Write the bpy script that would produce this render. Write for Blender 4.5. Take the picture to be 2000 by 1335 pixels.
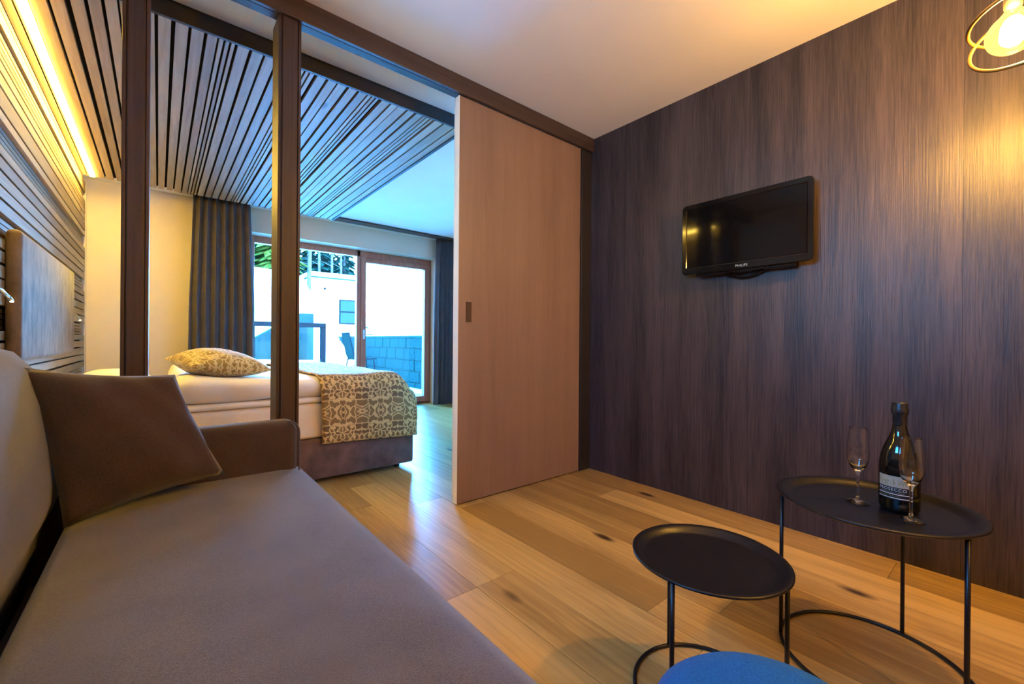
import bpy, bmesh, math, random
from mathutils import Vector, Matrix
random.seed(7)
S = bpy.context.scene
for o in list(bpy.data.objects): bpy.data.objects.remove(o)
COL = S.collection
PI = math.pi

# ------------------------------------------------------------------ camera
FPX = 831.62                                   # focal length in pixels of the 2000 px wide frame
yaw, pit, rol = math.radians(39.717), math.radians(-0.055), math.radians(0.438)
cF = Vector((math.sin(yaw)*math.cos(pit), math.cos(yaw)*math.cos(pit), math.sin(pit)))
cR = Vector((math.cos(yaw), -math.sin(yaw), 0)); cU = cR.cross(cF)
cR, cU = cR*math.cos(rol)+cU*math.sin(rol), cU*math.cos(rol)-cR*math.sin(rol)
cam = bpy.data.cameras.new('camera'); cam.sensor_width = 36; cam.lens = FPX/2000*36; cam.clip_start = .02; cam.clip_end = 300
camo = bpy.data.objects.new('camera', cam); COL.objects.link(camo)
M = Matrix((cR, cU, -cF)).transposed().to_4x4(); M.translation = (0, 0, 1.0)
camo.matrix_world = M; S.camera = camo

# ------------------------------------------------------------------ light and exposure
S.view_settings.view_transform = 'Standard'; S.view_settings.look = 'None'
S.view_settings.gamma = 1; S.view_settings.use_curve_mapping = False
S.view_settings.exposure = 1.0
SKY_LOW, SKY_HIGH, SKY_STR = (.20, .55, 1.0, 1), (.03, .34, 1.0, 1), 36
LED_STR, BULB_STR = 105, 1000
W = bpy.data.worlds.new('world'); S.world = W; W.use_nodes = True
nt = W.node_tree; nt.nodes.clear()
tc = nt.nodes.new('ShaderNodeTexCoord'); sx = nt.nodes.new('ShaderNodeSeparateXYZ'); cr = nt.nodes.new('ShaderNodeValToRGB')
cr.color_ramp.elements[0].position = .02; cr.color_ramp.elements[0].color = SKY_LOW
cr.color_ramp.elements[1].position = .45; cr.color_ramp.elements[1].color = SKY_HIGH
bg = nt.nodes.new('ShaderNodeBackground'); bg.inputs[1].default_value = SKY_STR; ow = nt.nodes.new('ShaderNodeOutputWorld')
nt.links.new(tc.outputs['Generated'], sx.inputs[0]); nt.links.new(sx.outputs[2], cr.inputs[0])
nt.links.new(cr.outputs[0], bg.inputs[0]); nt.links.new(bg.outputs[0], ow.inputs[0])
sun = bpy.data.lights.new('sun', 'SUN'); sun.energy = 7.0; sun.angle = .01; sun.color = (1, .93, .84)
suno = bpy.data.objects.new('sun', sun); COL.objects.link(suno)
suno.rotation_euler = Vector((-.45, 1, -.78)).to_track_quat('-Z', 'Y').to_euler()
por = bpy.data.lights.new('window_portal', 'AREA'); por.shape = 'RECTANGLE'; por.size = 2.5; por.size_y = 2.2; por.cycles.is_portal = True
poro = bpy.data.objects.new('window_portal', por); COL.objects.link(poro)
poro.location = (2.14, 6.42, 1.15); poro.rotation_euler = (-PI/2, 0, 0)
por2 = bpy.data.lights.new('window_portal', 'AREA'); por2.shape = 'RECTANGLE'; por2.size = .55; por2.size_y = .9; por2.cycles.is_portal = True
por2o = bpy.data.objects.new('window_portal', por2); COL.objects.link(por2o)
por2o.location = (-.85, .70, 1.775); por2o.rotation_euler = (0, -PI/2, 0)

# ------------------------------------------------------------------ materials
def new_mat(name):
    m = bpy.data.materials.new(name); m.use_nodes = True
    return m, m.node_tree, m.node_tree.nodes['Principled BSDF']
def N(nt, t, **kw):
    n = nt.nodes.new(t)
    for k, v in kw.items(): setattr(n, k, v)
    return n
def setin(n, **kw):
    for k, v in kw.items(): n.inputs[k.replace('_', ' ')].default_value = v
def c4(c): return (c[0], c[1], c[2], 1)
def plain(name, c, rough=.5, metal=0, var=.12, scale=8, bump=0, bscale=200, spec=.5, sheen=0, coords='Object', stretch=(1, 1, 1), coat=0):
    m, nt, b = new_mat(name)
    tc = N(nt, 'ShaderNodeTexCoord'); mp = N(nt, 'ShaderNodeMapping'); mp.inputs['Scale'].default_value = stretch
    nt.links.new(tc.outputs[coords], mp.inputs[0])
    no = N(nt, 'ShaderNodeTexNoise'); setin(no, Scale=scale, Detail=4.0)
    nt.links.new(mp.outputs[0], no.inputs['Vector'])
    r = N(nt, 'ShaderNodeValToRGB')
    r.color_ramp.elements[0].position = .3; r.color_ramp.elements[1].position = .7
    r.color_ramp.elements[0].color = c4([x*(1-var) for x in c]); r.color_ramp.elements[1].color = c4([min(1, x*(1+var)) for x in c])
    nt.links.new(no.outputs['Fac'], r.inputs[0]); nt.links.new(r.outputs[0], b.inputs['Base Color'])
    setin(b, Roughness=rough, Metallic=metal); b.inputs['Specular IOR Level'].default_value = spec
    if sheen: b.inputs['Sheen Weight'].default_value = sheen; b.inputs['Sheen Roughness'].default_value = .4
    if coat: b.inputs['Coat Weight'].default_value = coat; b.inputs['Coat Roughness'].default_value = .05
    if bump:
        n2 = N(nt, 'ShaderNodeTexNoise'); setin(n2, Scale=bscale, Detail=3.0)
        nt.links.new(mp.outputs[0], n2.inputs['Vector'])
        bp = N(nt, 'ShaderNodeBump'); setin(bp, Strength=bump, Distance=.004)
        nt.links.new(n2.outputs['Fac'], bp.inputs['Height']); nt.links.new(bp.outputs[0], b.inputs['Normal'])
    return m
def fabric(name, c, c2, weave=420, rough=.9, sheen=.3, bump=.35):
    m, nt, b = new_mat(name)
    tc = N(nt, 'ShaderNodeTexCoord')
    n1 = N(nt, 'ShaderNodeTexNoise'); setin(n1, Scale=weave, Detail=2.0)
    n2 = N(nt, 'ShaderNodeTexNoise'); setin(n2, Scale=7.0, Detail=3.0)
    nt.links.new(tc.outputs['Object'], n1.inputs['Vector']); nt.links.new(tc.outputs['Object'], n2.inputs['Vector'])
    ad = N(nt, 'ShaderNodeMath', operation='MULTIPLY_ADD'); ad.inputs[1].default_value = .35; nt.links.new(n2.outputs['Fac'], ad.inputs[0]); nt.links.new(n1.outputs['Fac'], ad.inputs[2])
    r = N(nt, 'ShaderNodeValToRGB'); r.color_ramp.elements[0].position = .45; r.color_ramp.elements[1].position = .9
    r.color_ramp.elements[0].color = c4(c); r.color_ramp.elements[1].color = c4(c2)
    nt.links.new(ad.outputs[0], r.inputs[0]); nt.links.new(r.outputs[0], b.inputs['Base Color'])
    setin(b, Roughness=rough); b.inputs['Specular IOR Level'].default_value = .25
    b.inputs['Sheen Weight'].default_value = sheen; b.inputs['Sheen Roughness'].default_value = .45
    bp = N(nt, 'ShaderNodeBump'); setin(bp, Strength=bump, Distance=.003)
    nt.links.new(n1.outputs['Fac'], bp.inputs['Height']); nt.links.new(bp.outputs[0], b.inputs['Normal'])
    return m
def wood(name, dark, light, axis='Y', fine=55, along=2.2, rough=.45, band=0, knots=0, rnd=.3, bump=.15, spec=.5, streak=.5, knotcol=(.05, .025, .01), lowf=.16):
    """long grain wood in world coordinates; axis is the direction of the grain"""
    m, nt, b = new_mat(name)
    ge = N(nt, 'ShaderNodeNewGeometry'); oi = N(nt, 'ShaderNodeObjectInfo')
    off = N(nt, 'ShaderNodeVectorMath', operation='SCALE'); off.inputs[0].default_value = (7.3, 11.7, 5.1)
    nt.links.new(oi.outputs['Random'], off.inputs['Scale'])
    add = N(nt, 'ShaderNodeVectorMath', operation='ADD'); nt.links.new(ge.outputs['Position'], add.inputs[0]); nt.links.new(off.outputs[0], add.inputs[1])
    def stretched(f, a):
        mp = N(nt, 'ShaderNodeMapping'); s = [f, f, f]; s['XYZ'.index(axis)] = a; mp.inputs['Scale'].default_value = s
        nt.links.new(add.outputs[0], mp.inputs[0]); return mp
    m1 = stretched(fine, along)
    warp = N(nt, 'ShaderNodeTexNoise'); setin(warp, Scale=1.6, Detail=2.0); nt.links.new(add.outputs[0], warp.inputs['Vector'])
    wa = N(nt, 'ShaderNodeVectorMath', operation='SCALE'); wa.inputs['Scale'].default_value = 2.2; nt.links.new(warp.outputs['Color'], wa.inputs[0])
    wb = N(nt, 'ShaderNodeVectorMath', operation='ADD'); nt.links.new(m1.outputs[0], wb.inputs[0]); nt.links.new(wa.outputs[0], wb.inputs[1])
    n1 = N(nt, 'ShaderNodeTexNoise'); setin(n1, Scale=1.0, Detail=5.0, Roughness=.6); nt.links.new(wb.outputs[0], n1.inputs['Vector'])
    m2 = stretched(fine*lowf, along*.12)
    n2 = N(nt, 'ShaderNodeTexNoise'); setin(n2, Scale=1.0, Detail=3.0); nt.links.new(m2.outputs[0], n2.inputs['Vector'])
    mx = N(nt, 'ShaderNodeMath', operation='MULTIPLY_ADD'); mx.inputs[1].default_value = streak; nt.links.new(n1.outputs['Fac'], mx.inputs[0])
    m3 = N(nt, 'ShaderNodeMath', operation='MULTIPLY'); m3.inputs[1].default_value = 1-streak; nt.links.new(n2.outputs['Fac'], m3.inputs[0]); nt.links.new(m3.outputs[0], mx.inputs[2])
    r1 = N(nt, 'ShaderNodeMath', operation='MULTIPLY_ADD'); r1.inputs[1].default_value = rnd; r1.inputs[2].default_value = -.5*rnd; nt.links.new(oi.outputs['Random'], r1.inputs[0])
    sm = N(nt, 'ShaderNodeMath', operation='ADD'); nt.links.new(mx.outputs[0], sm.inputs[0]); nt.links.new(r1.outputs[0], sm.inputs[1])
    r = N(nt, 'ShaderNodeValToRGB'); r.color_ramp.elements[0].position = .36; r.color_ramp.elements[1].position = .66
    r.color_ramp.elements[0].color = c4(dark); r.color_ramp.elements[1].color = c4(light)
    nt.links.new(sm.outputs[0], r.inputs[0]); out = r.outputs[0]
    if knots:
        m4 = stretched(knots, knots*.38)
        v = N(nt, 'ShaderNodeTexVoronoi'); setin(v, Scale=1.0); nt.links.new(m4.outputs[0], v.inputs['Vector'])
        kr = N(nt, 'ShaderNodeMapRange'); setin(kr, From_Min=.05, From_Max=.13, To_Min=1.0, To_Max=0.0); nt.links.new(v.outputs['Distance'], kr.inputs[0])
        kn = N(nt, 'ShaderNodeMath', operation='MULTIPLY'); nt.links.new(kr.outputs[0], kn.inputs[0])
        ks = N(nt, 'ShaderNodeSeparateColor'); nt.links.new(v.outputs['Color'], ks.inputs[0])
        kg = N(nt, 'ShaderNodeMath', operation='GREATER_THAN'); kg.inputs[1].default_value = .55; nt.links.new(ks.outputs[0], kg.inputs[0]); nt.links.new(kg.outputs[0], kn.inputs[1])
        mk = N(nt, 'ShaderNodeMix', data_type='RGBA'); nt.links.new(kn.outputs[0], mk.inputs[0]); nt.links.new(out, mk.inputs[6]); mk.inputs[7].default_value = c4(knotcol); out = mk.outputs[2]
    nt.links.new(out, b.inputs['Base Color'])
    setin(b, Roughness=rough); b.inputs['Specular IOR Level'].default_value = spec
    bp = N(nt, 'ShaderNodeBump'); setin(bp, Strength=bump, Distance=.003); nt.links.new(n1.outputs['Fac'], bp.inputs['Height']); nt.links.new(bp.outputs[0], b.inputs['Normal'])
    return m
def emit(name, c, s):
    m, nt, b = new_mat(name); nt.nodes.remove(b)
    e = N(nt, 'ShaderNodeEmission'); e.inputs[0].default_value = c4(c); e.inputs[1].default_value = s
    nt.links.new(e.outputs[0], nt.nodes['Material Output'].inputs[0]); return m
def pane_mat(name, tint=(1, 1, 1), refl=1.0, diff=0):
    m, nt, b = new_mat(name); nt.nodes.remove(b)
    t = N(nt, 'ShaderNodeBsdfTransparent'); t.inputs[0].default_value = c4(tint)
    g = N(nt, 'ShaderNodeBsdfGlossy'); g.inputs['Roughness'].default_value = .01
    f = N(nt, 'ShaderNodeFresnel'); f.inputs[0].default_value = 1.35
    mu = N(nt, 'ShaderNodeMath', operation='MULTIPLY'); mu.inputs[1].default_value = refl; nt.links.new(f.outputs[0], mu.inputs[0])
    mx = N(nt, 'ShaderNodeMixShader'); nt.links.new(mu.outputs[0], mx.inputs[0]); nt.links.new(t.outputs[0], mx.inputs[1]); nt.links.new(g.outputs[0], mx.inputs[2])
    out = mx
    if diff:
        d = N(nt, 'ShaderNodeBsdfTranslucent'); d.inputs[0].default_value = c4(tint)
        m2 = N(nt, 'ShaderNodeMixShader'); m2.inputs[0].default_value = diff; nt.links.new(mx.outputs[0], m2.inputs[1]); nt.links.new(d.outputs[0], m2.inputs[2]); out = m2
    nt.links.new(out.outputs[0], nt.nodes['Material Output'].inputs[0]); return m
def damask(name, dark, mid, cream, scale, rough=.6):
    """mirrored floral weave: cream outlines around petals on a golden brown ground, laid on the UV map"""
    m, nt, b = new_mat(name)
    tc = N(nt, 'ShaderNodeTexCoord'); se = N(nt, 'ShaderNodeSeparateXYZ'); nt.links.new(tc.outputs['UV'], se.inputs[0])
    pu = N(nt, 'ShaderNodeMath', operation='PINGPONG'); pu.inputs[1].default_value = .1375; nt.links.new(se.outputs[0], pu.inputs[0])
    pv = N(nt, 'ShaderNodeMath', operation='PINGPONG'); pv.inputs[1].default_value = .21; nt.links.new(se.outputs[1], pv.inputs[0])
    co = N(nt, 'ShaderNodeCombineXYZ'); nt.links.new(pu.outputs[0], co.inputs[0]); nt.links.new(pv.outputs[0], co.inputs[1])
    nz = N(nt, 'ShaderNodeTexNoise'); setin(nz, Scale=scale*.9, Detail=1.0); nt.links.new(co.outputs[0], nz.inputs['Vector'])
    sc = N(nt, 'ShaderNodeVectorMath', operation='SCALE'); sc.inputs['Scale'].default_value = .055; nt.links.new(nz.outputs['Color'], sc.inputs[0])
    ad = N(nt, 'ShaderNodeVectorMath', operation='ADD'); nt.links.new(co.outputs[0], ad.inputs[0]); nt.links.new(sc.outputs[0], ad.inputs[1])
    v = N(nt, 'ShaderNodeTexVoronoi', feature='DISTANCE_TO_EDGE'); setin(v, Scale=scale); nt.links.new(ad.outputs[0], v.inputs['Vector'])
    ln = N(nt, 'ShaderNodeMapRange'); setin(ln, From_Min=.07, From_Max=.13, To_Min=1.0, To_Max=0.0); nt.links.new(v.outputs['Distance'], ln.inputs[0])
    v2 = N(nt, 'ShaderNodeTexVoronoi'); setin(v2, Scale=scale); nt.links.new(ad.outputs[0], v2.inputs['Vector'])
    s2 = N(nt, 'ShaderNodeSeparateColor'); nt.links.new(v2.outputs['Color'], s2.inputs[0])
    cr = N(nt, 'ShaderNodeValToRGB'); cr.color_ramp.elements[0].color = c4(dark); cr.color_ramp.elements[1].color = c4(mid); cr.color_ramp.elements[0].position = .35; cr.color_ramp.elements[1].position = .65
    nt.links.new(s2.outputs[1], cr.inputs[0])
    mx = N(nt, 'ShaderNodeMix', data_type='RGBA'); nt.links.new(ln.outputs[0], mx.inputs[0]); nt.links.new(cr.outputs[0], mx.inputs[6]); mx.inputs[7].default_value = c4(cream)
    nt.links.new(mx.outputs[2], b.inputs['Base Color']); setin(b, Roughness=rough); b.inputs['Sheen Weight'].default_value = .2
    bp = N(nt, 'ShaderNodeBump'); setin(bp, Strength=.25, Distance=.003); nt.links.new(ln.outputs[0], bp.inputs['Height']); nt.links.new(bp.outputs[0], b.inputs['Normal'])
    return m

MT = {}
MT['oak_floor'] = wood('oak_floor', (.32, .195, .058), (.62, .415, .14), 'Y', 60, 2.4, rough=.3, knots=4.2, rnd=.28, bump=.08, streak=.55)
MT['dark_oak'] = wood('dark_oak', (.013, .009, .011), (.080, .056, .055), 'Z', 190, 5, rough=.40, rnd=.06, bump=.4, streak=.5, lowf=.045)
MT['brown_wood'] = wood('brown_wood', (.030, .016, .013), (.072, .040, .032), 'Z', 110, 3, rough=.45, rnd=.1, bump=.12)
MT['beam_wood'] = wood('beam_wood', (.036, .021, .017), (.075, .046, .037), 'X', 110, 3, rough=.5, rnd=.1, bump=.12)
MT['black_wood'] = plain('black_wood', (.018, .014, .014), .55)
MT['door_wood'] = wood('door_wood', (.215, .132, .088), (.28, .178, .122), 'Z', 40, 2.0, rough=.5, rnd=0, bump=.15, knots=3.0, knotcol=(.13, .07, .04), streak=.4)
MT['pine_ceiling'] = wood('pine_ceiling', (.26, .185, .115), (.44, .34, .23), 'Y', 50, 2.0, rough=.55, knots=5.0, rnd=.25, bump=.1, knotcol=(.16, .09, .05))
MT['pine_wall'] = wood('pine_wall', (.20, .145, .09), (.36, .28, .185), 'Y', 50, 2.0, rough=.6, knots=4.0, rnd=.3, bump=.12, knotcol=(.20, .12, .06))
MT['dark_back'] = plain('dark_back', (.012, .009, .007), .9, spec=.1)
MT['white_paint'] = plain('white_paint', (.80, .77, .74), .85, var=.02, scale=3, bump=.05, bscale=150)
MT['cream_paint'] = plain('cream_paint', (.68, .60, .48), .85, var=.03, scale=3, bump=.05, bscale=150)
MT['frame_wood'] = wood('frame_wood', (.34, .12, .07), (.50, .20, .12), 'Z', 70, 3, rough=.4, rnd=0, bump=.08)
MT['pane'] = pane_mat('pane')
MT['curtain'] = fabric('curtain', (.050, .043, .048), (.105, .09, .095), weave=300, sheen=.2)
MT['sofa'] = fabric('sofa', (.052, .047, .060), (.135, .124, .152), weave=520, sheen=.3)
MT['sofa_dark'] = fabric('sofa_dark', (.034, .021, .019), (.080, .052, .046), weave=460, sheen=.3)
MT['cushion'] = fabric('cushion', (.030, .017, .014), (.080, .048, .040), weave=480, sheen=.35)
MT['white_linen'] = plain('white_linen', (.84, .80, .73), .8, var=.03, scale=6, bump=.25, bscale=28, sheen=.2)
MT['mattress'] = plain('mattress', (.78, .70, .58), .8, var=.04, scale=5, bump=.1, bscale=200)
MT['velvet'] = plain('velvet', (.115, .062, .045), .75, var=.5, scale=9, bump=.3, bscale=30, sheen=.5)
MT['headboard'] = plain('headboard', (.165, .115, .075), .75, var=.5, scale=14, bump=.6, bscale=40, sheen=.15, stretch=(1, 1, .55))
MT['throw'] = damask('throw', (.150, .080, .014), (.215, .125, .024), (.66, .44, .15), 25)
MT['gold_cushion'] = damask('gold_cushion', (.27, .17, .030), (.37, .25, .055), (.68, .54, .24), 30)
MT['black_metal'] = plain('black_metal', (.006, .006, .008), .34, metal=.0, var=.1, spec=.35)
MT['brass'] = plain('brass', (.60, .38, .12), .28, metal=1.0, var=.08)
MT['black_gloss'] = plain('black_gloss', (.004, .004, .005), .10, var=.1, spec=.35, coat=.1)
MT['screen'] = plain('screen', (.003, .003, .004), .07, var=.05, spec=.3)
MT['silver'] = plain('silver', (.65, .65, .66), .3, metal=1, var=.05)
MT['bottle_glass'] = plain('bottle_glass', (.003, .004, .003), .05, var=.1, spec=.5, coat=.2)
MT['foil'] = plain('foil', (.012, .012, .013), .35, var=.3, scale=60, bump=.4, bscale=90)
MT['label_paper'] = plain('label_paper', (.46, .38, .26), .5, var=.1, scale=90)
MT['label_gold'] = plain('label_gold', (.26, .22, .06), .4, var=.1)
MT['label_white'] = plain('label_white', (.75, .70, .62), .5, var=.05)
MT['label_black'] = plain('label_black', (.012, .012, .012), .4, var=.1)
gm, gnt, gb = new_mat('clear_glass'); setin(gb, Roughness=.0, IOR=1.48); gb.inputs['Transmission Weight'].default_value = 1.0; gb.inputs['Base Color'].default_value = (1, 1, 1, 1); MT['clear_glass'] = gm
MT['bulb_glass'] = pane_mat('bulb_glass', (1, .78, .36), 1.0, .006)
MT['bulb_core'] = emit('bulb_core', (1.0, .64, .20), BULB_STR)
MT['bulb_core_fill'] = emit('bulb_core_fill', (1.0, .64, .25), BULB_STR*.6)  # weaker core for the unseen fill pendant
MT['led'] = emit('led', (1.0, .64, .09), LED_STR)
MT['lamp_tip'] = emit('lamp_tip', (1.0, .85, .55), 14)
MT['blue_felt'] = fabric('blue_felt', (.0, .065, .26), (.004, .12, .40), weave=300, sheen=.05)
MT['snow'] = plain('snow', (.86, .88, .90), .7, var=.04, scale=1.2, bump=.3, bscale=3)
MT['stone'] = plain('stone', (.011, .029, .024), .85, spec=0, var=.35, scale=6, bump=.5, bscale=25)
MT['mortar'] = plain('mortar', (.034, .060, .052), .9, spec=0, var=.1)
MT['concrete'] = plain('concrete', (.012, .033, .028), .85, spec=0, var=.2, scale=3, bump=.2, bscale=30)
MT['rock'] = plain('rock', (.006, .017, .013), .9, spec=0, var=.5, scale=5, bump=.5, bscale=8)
MT['render'] = plain('render', (.84, .82, .78), .85, var=.02)
MT['dark_glass'] = plain('dark_glass', (.006, .020, .017), .3, spec=.1, var=.1)
MT['dark_frame'] = plain('dark_frame', (.003, .004, .005), .6, spec=.05, var=.1)
MT['sling'] = plain('sling', (.006, .016, .013), .7, spec=0, var=.1)
MT['needles'] = plain('needles', (.005, .020, .014), .9, spec=0, var=.5, scale=4)
MT['needles_sun_tint'] = plain('needles_sun_tint', (.045, .06, .010), .9, spec=0, var=.5, scale=4)  # paler, yellower copy of the needles; sunlight is put into the colour
MT['bark'] = plain('bark', (.06, .055, .05), .9, spec=0, var=.4, scale=6)
MT['deck'] = wood('deck', (.20, .17, .13), (.32, .28, .22), 'X', 40, 2, rough=.7, rnd=.2)

# ------------------------------------------------------------------ mesh helpers (all coordinates in world metres)
ORG = {}
def obj(name, bm, mat, parent=None, smooth=False, origin=None):
    bm.verts.ensure_lookup_table()
    if origin is None:
        xs = [v.co.x for v in bm.verts]; ys = [v.co.y for v in bm.verts]; zs = [v.co.z for v in bm.verts]
        origin = Vector(((min(xs)+max(xs))/2, (min(ys)+max(ys))/2, min(zs)))
    origin = Vector(origin)
    me = bpy.data.meshes.new(name); bmesh.ops.translate(bm, verts=bm.verts, vec=-origin); bm.to_mesh(me); bm.free()
    me.materials.append(MT[mat] if isinstance(mat, str) else mat)
    if smooth:
        for p in me.polygons: p.use_smooth = True
    return link(name, me, origin, parent)
def link(name, me, origin, parent=None):
    o = bpy.data.objects.new(name, me); COL.objects.link(o); origin = Vector(origin)
    if parent is not None: o.parent = parent; o.location = origin-ORG[parent.name]
    else: o.location = origin
    ORG[o.name] = origin
    return o
def thing(name, label, cat, loc, group=None):
    o = bpy.data.objects.new(name, None); COL.objects.link(o); o.location = loc; o.empty_display_size = .1
    ORG[o.name] = Vector(loc); return tag(o, label, cat, group)
def tag(o, label, cat, group=None):
    o['label'] = label; o['category'] = cat
    if group: o['group'] = group
    return o
def struct(o, label=None, cat=None):
    o['kind'] = 'structure'
    if label: o['label'] = label
    if cat: o['category'] = cat
    return o
def box(lo, hi, r=0, seg=2, bm=None):
    b = bmesh.new()
    bmesh.ops.create_cube(b, size=1)
    for v in b.verts: v.co = Vector([lo[i]+(v.co[i]+.5)*(hi[i]-lo[i]) for i in range(3)])
    if r: bmesh.ops.bevel(b, geom=list(b.edges)+list(b.verts), offset=r, segments=seg, profile=.5, affect='EDGES', clamp_overlap=True)
    if bm is not None: return merge(bm, b)
    return b
def merge(bm, b):
    me = bpy.data.meshes.new('tmp'); b.to_mesh(me); b.free(); bm.from_mesh(me); bpy.data.meshes.remove(me); return bm
def tube(pts, rad, n=10, closed=False, bm=None):
    bm = bm or bmesh.new(); pts = [Vector(p) for p in pts]; rings = []; k = len(pts)
    rads = rad if isinstance(rad, (list, tuple)) else [rad]*k
    up = None
    for i, p in enumerate(pts):
        a = pts[(i-1) % k] if (closed or i > 0) else p; c = pts[(i+1) % k] if (closed or i < k-1) else p
        t = (c-a).normalized()
        if up is None: up = t.orthogonal().normalized()
        up = (up-t*up.dot(t)).normalized(); s = t.cross(up)
        rings.append([bm.verts.new(p+(up*math.cos(2*PI*j/n)+s*math.sin(2*PI*j/n))*rads[i]) for j in range(n)])
    for i in range(k if closed else k-1):
        A, B = rings[i], rings[(i+1) % k]
        if closed and i == k-1:      # match the twist at the seam
            best = min(range(n), key=lambda q: sum((A[j].co-B[(j+q) % n].co).length for j in range(n))); B = B[best:]+B[:best]
        for j in range(n): bm.faces.new((A[j], A[(j+1) % n], B[(j+1) % n], B[j]))
    if not closed: bm.faces.new(rings[0][::-1]); bm.faces.new(rings[-1])
    return bm
def lathe(prof, c, n=40, bm=None, closed=False):
    bm = bm or bmesh.new(); rings = []
    for r, z in prof:
        if r < 1e-6: rings.append([bm.verts.new((c[0], c[1], c[2]+z))])
        else: rings.append([bm.verts.new((c[0]+r*math.cos(2*PI*j/n), c[1]+r*math.sin(2*PI*j/n), c[2]+z)) for j in range(n)])
    prs = list(zip(rings, rings[1:])) + ([(rings[-1], rings[0])] if closed else [])
    for A, B in prs:
        for j in range(n):
            f = [A[j % len(A)], A[(j+1) % len(A)], B[(j+1) % len(B)], B[j % len(B)]]
            f = list(dict.fromkeys(f))
            if len(f) > 2: bm.faces.new(f)
    bmesh.ops.recalc_face_normals(bm, faces=bm.faces)
    return bm
def extrude_poly(pts, axis, a, b, r=0, seg=3):
    """2-D outline extruded along an axis between a and b; r rounds the long edges of both ends"""
    bm = bmesh.new(); ix = 'XYZ'.index(axis); oth = [i for i in range(3) if i != ix]
    def P(p, t):
        v = [0, 0, 0]; v[ix] = t; v[oth[0]] = p[0]; v[oth[1]] = p[1]; return bm.verts.new(v)
    cx = sum(p[0] for p in pts)/len(pts); cy = sum(p[1] for p in pts)/len(pts)
    lay = []
    if r:
        w = max(abs(p[0]-cx) for p in pts); h = max(abs(p[1]-cy) for p in pts)
        st = [(r*(1-math.sin(q*PI/2/seg)), r*(1-math.cos(q*PI/2/seg))) for q in range(seg+1)]
        def shrink(d): return [(cx+(p[0]-cx)*(1-d/w), cy+(p[1]-cy)*(1-d/h)) for p in pts]
        for d, t in [(r*(1-math.sin(q*PI/2/seg)), r*(1-math.cos(q*PI/2/seg))) for q in range(seg+1)]: lay.append((shrink(d), a+t))
        for d, t in [(r*(1-math.sin(q*PI/2/seg)), r*(1-math.cos(q*PI/2/seg))) for q in range(seg, -1, -1)]: lay.append((shrink(d), b-t))
    else: lay = [(pts, a), (pts, b)]
    R = [[P(p, t) for p in q] for q, t in lay]; n = len(pts)
    for A, B in zip(R, R[1:]):
        for j in range(n): bm.faces.new((A[j], A[(j+1) % n], B[(j+1) % n], B[j]))
    bm.faces.new(R[0][::-1]); bm.faces.new(R[-1])
    bmesh.ops.recalc_face_normals(bm, faces=bm.faces); return bm
def pillow(c00, c10, c11, c01, th, n=22, wav=.008, seed=0, flat=1.0, pinch=.06):
    """stuffed cushion between four corners; th is its full thickness; flat squashes the -normal side"""
    rnd = random.Random(seed); ph = [rnd.uniform(0, 6) for _ in range(8)]
    c00, c10, c11, c01 = map(Vector, (c00, c10, c11, c01)); nor = ((c10-c00).cross(c01-c00)).normalized(); ctr = (c00+c10+c11+c01)/4
    bm = bmesh.new(); uvl = bm.loops.layers.uv.new('UVMap'); V = {}
    for s in (1, -1):
        for i in range(n+1):
            for j in range(n+1):
                edge = i in (0, n) or j in (0, n)
                if s == -1 and edge: V[s, i, j] = V[1, i, j]; continue
                u, v = i/n, j/n
                p = c00*(1-u)*(1-v)+c10*u*(1-v)+c11*u*v+c01*(1-u)*v
                a, b = abs(2*u-1), abs(2*v-1)
                h = ((1-a**2.2)*(1-b**2.2))**.62
                p = p+(ctr-p)*pinch*((1-a*a)*b**4+(1-b*b)*a**4)
                w = wav*(math.sin(9*u+ph[0]+3*v)+math.sin(8*v+ph[1]-4*u)+.6*math.sin(17*u+11*v+ph[2]))*min(1, 2*h)
                V[s, i, j] = bm.verts.new(p+nor*s*((th/2)*h*(flat if s < 0 else 1)+w*.5))
    W_, H_ = (c10-c00).length, (c01-c00).length
    for s in (1, -1):
        for i in range(n):
            for j in range(n):
                q = [(i, j), (i+1, j), (i+1, j+1), (i, j+1)]
                if s < 0: q = q[::-1]
                f = bm.faces.new([V[s, a, b] for a, b in q])
                for l, (a, b) in zip(f.loops, q): l[uvl].uv = (a/n*W_, b/n*H_)
    return bm
def shared_box(name):
    b = box((-.5, -.5, 0), (.5, .5, 1)); me = bpy.data.meshes.new(name); b.to_mesh(me); b.free(); return me
def place_box(me, name, lo, hi, parent):
    o = link(name, me, ((lo[0]+hi[0])/2, (lo[1]+hi[1])/2, lo[2]), parent); o.scale = (hi[0]-lo[0], hi[1]-lo[1], hi[2]-lo[2]); return o

# ================================================================== THE SETTING
XL, XR, XB = -.60, 2.635, 4.25         # left wall, right wall of the sitting room, right wall of the bedroom
YB, YP, YW = -2.7, 2.27, 6.0           # back wall, partition, window wall
ZC = 2.60
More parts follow.
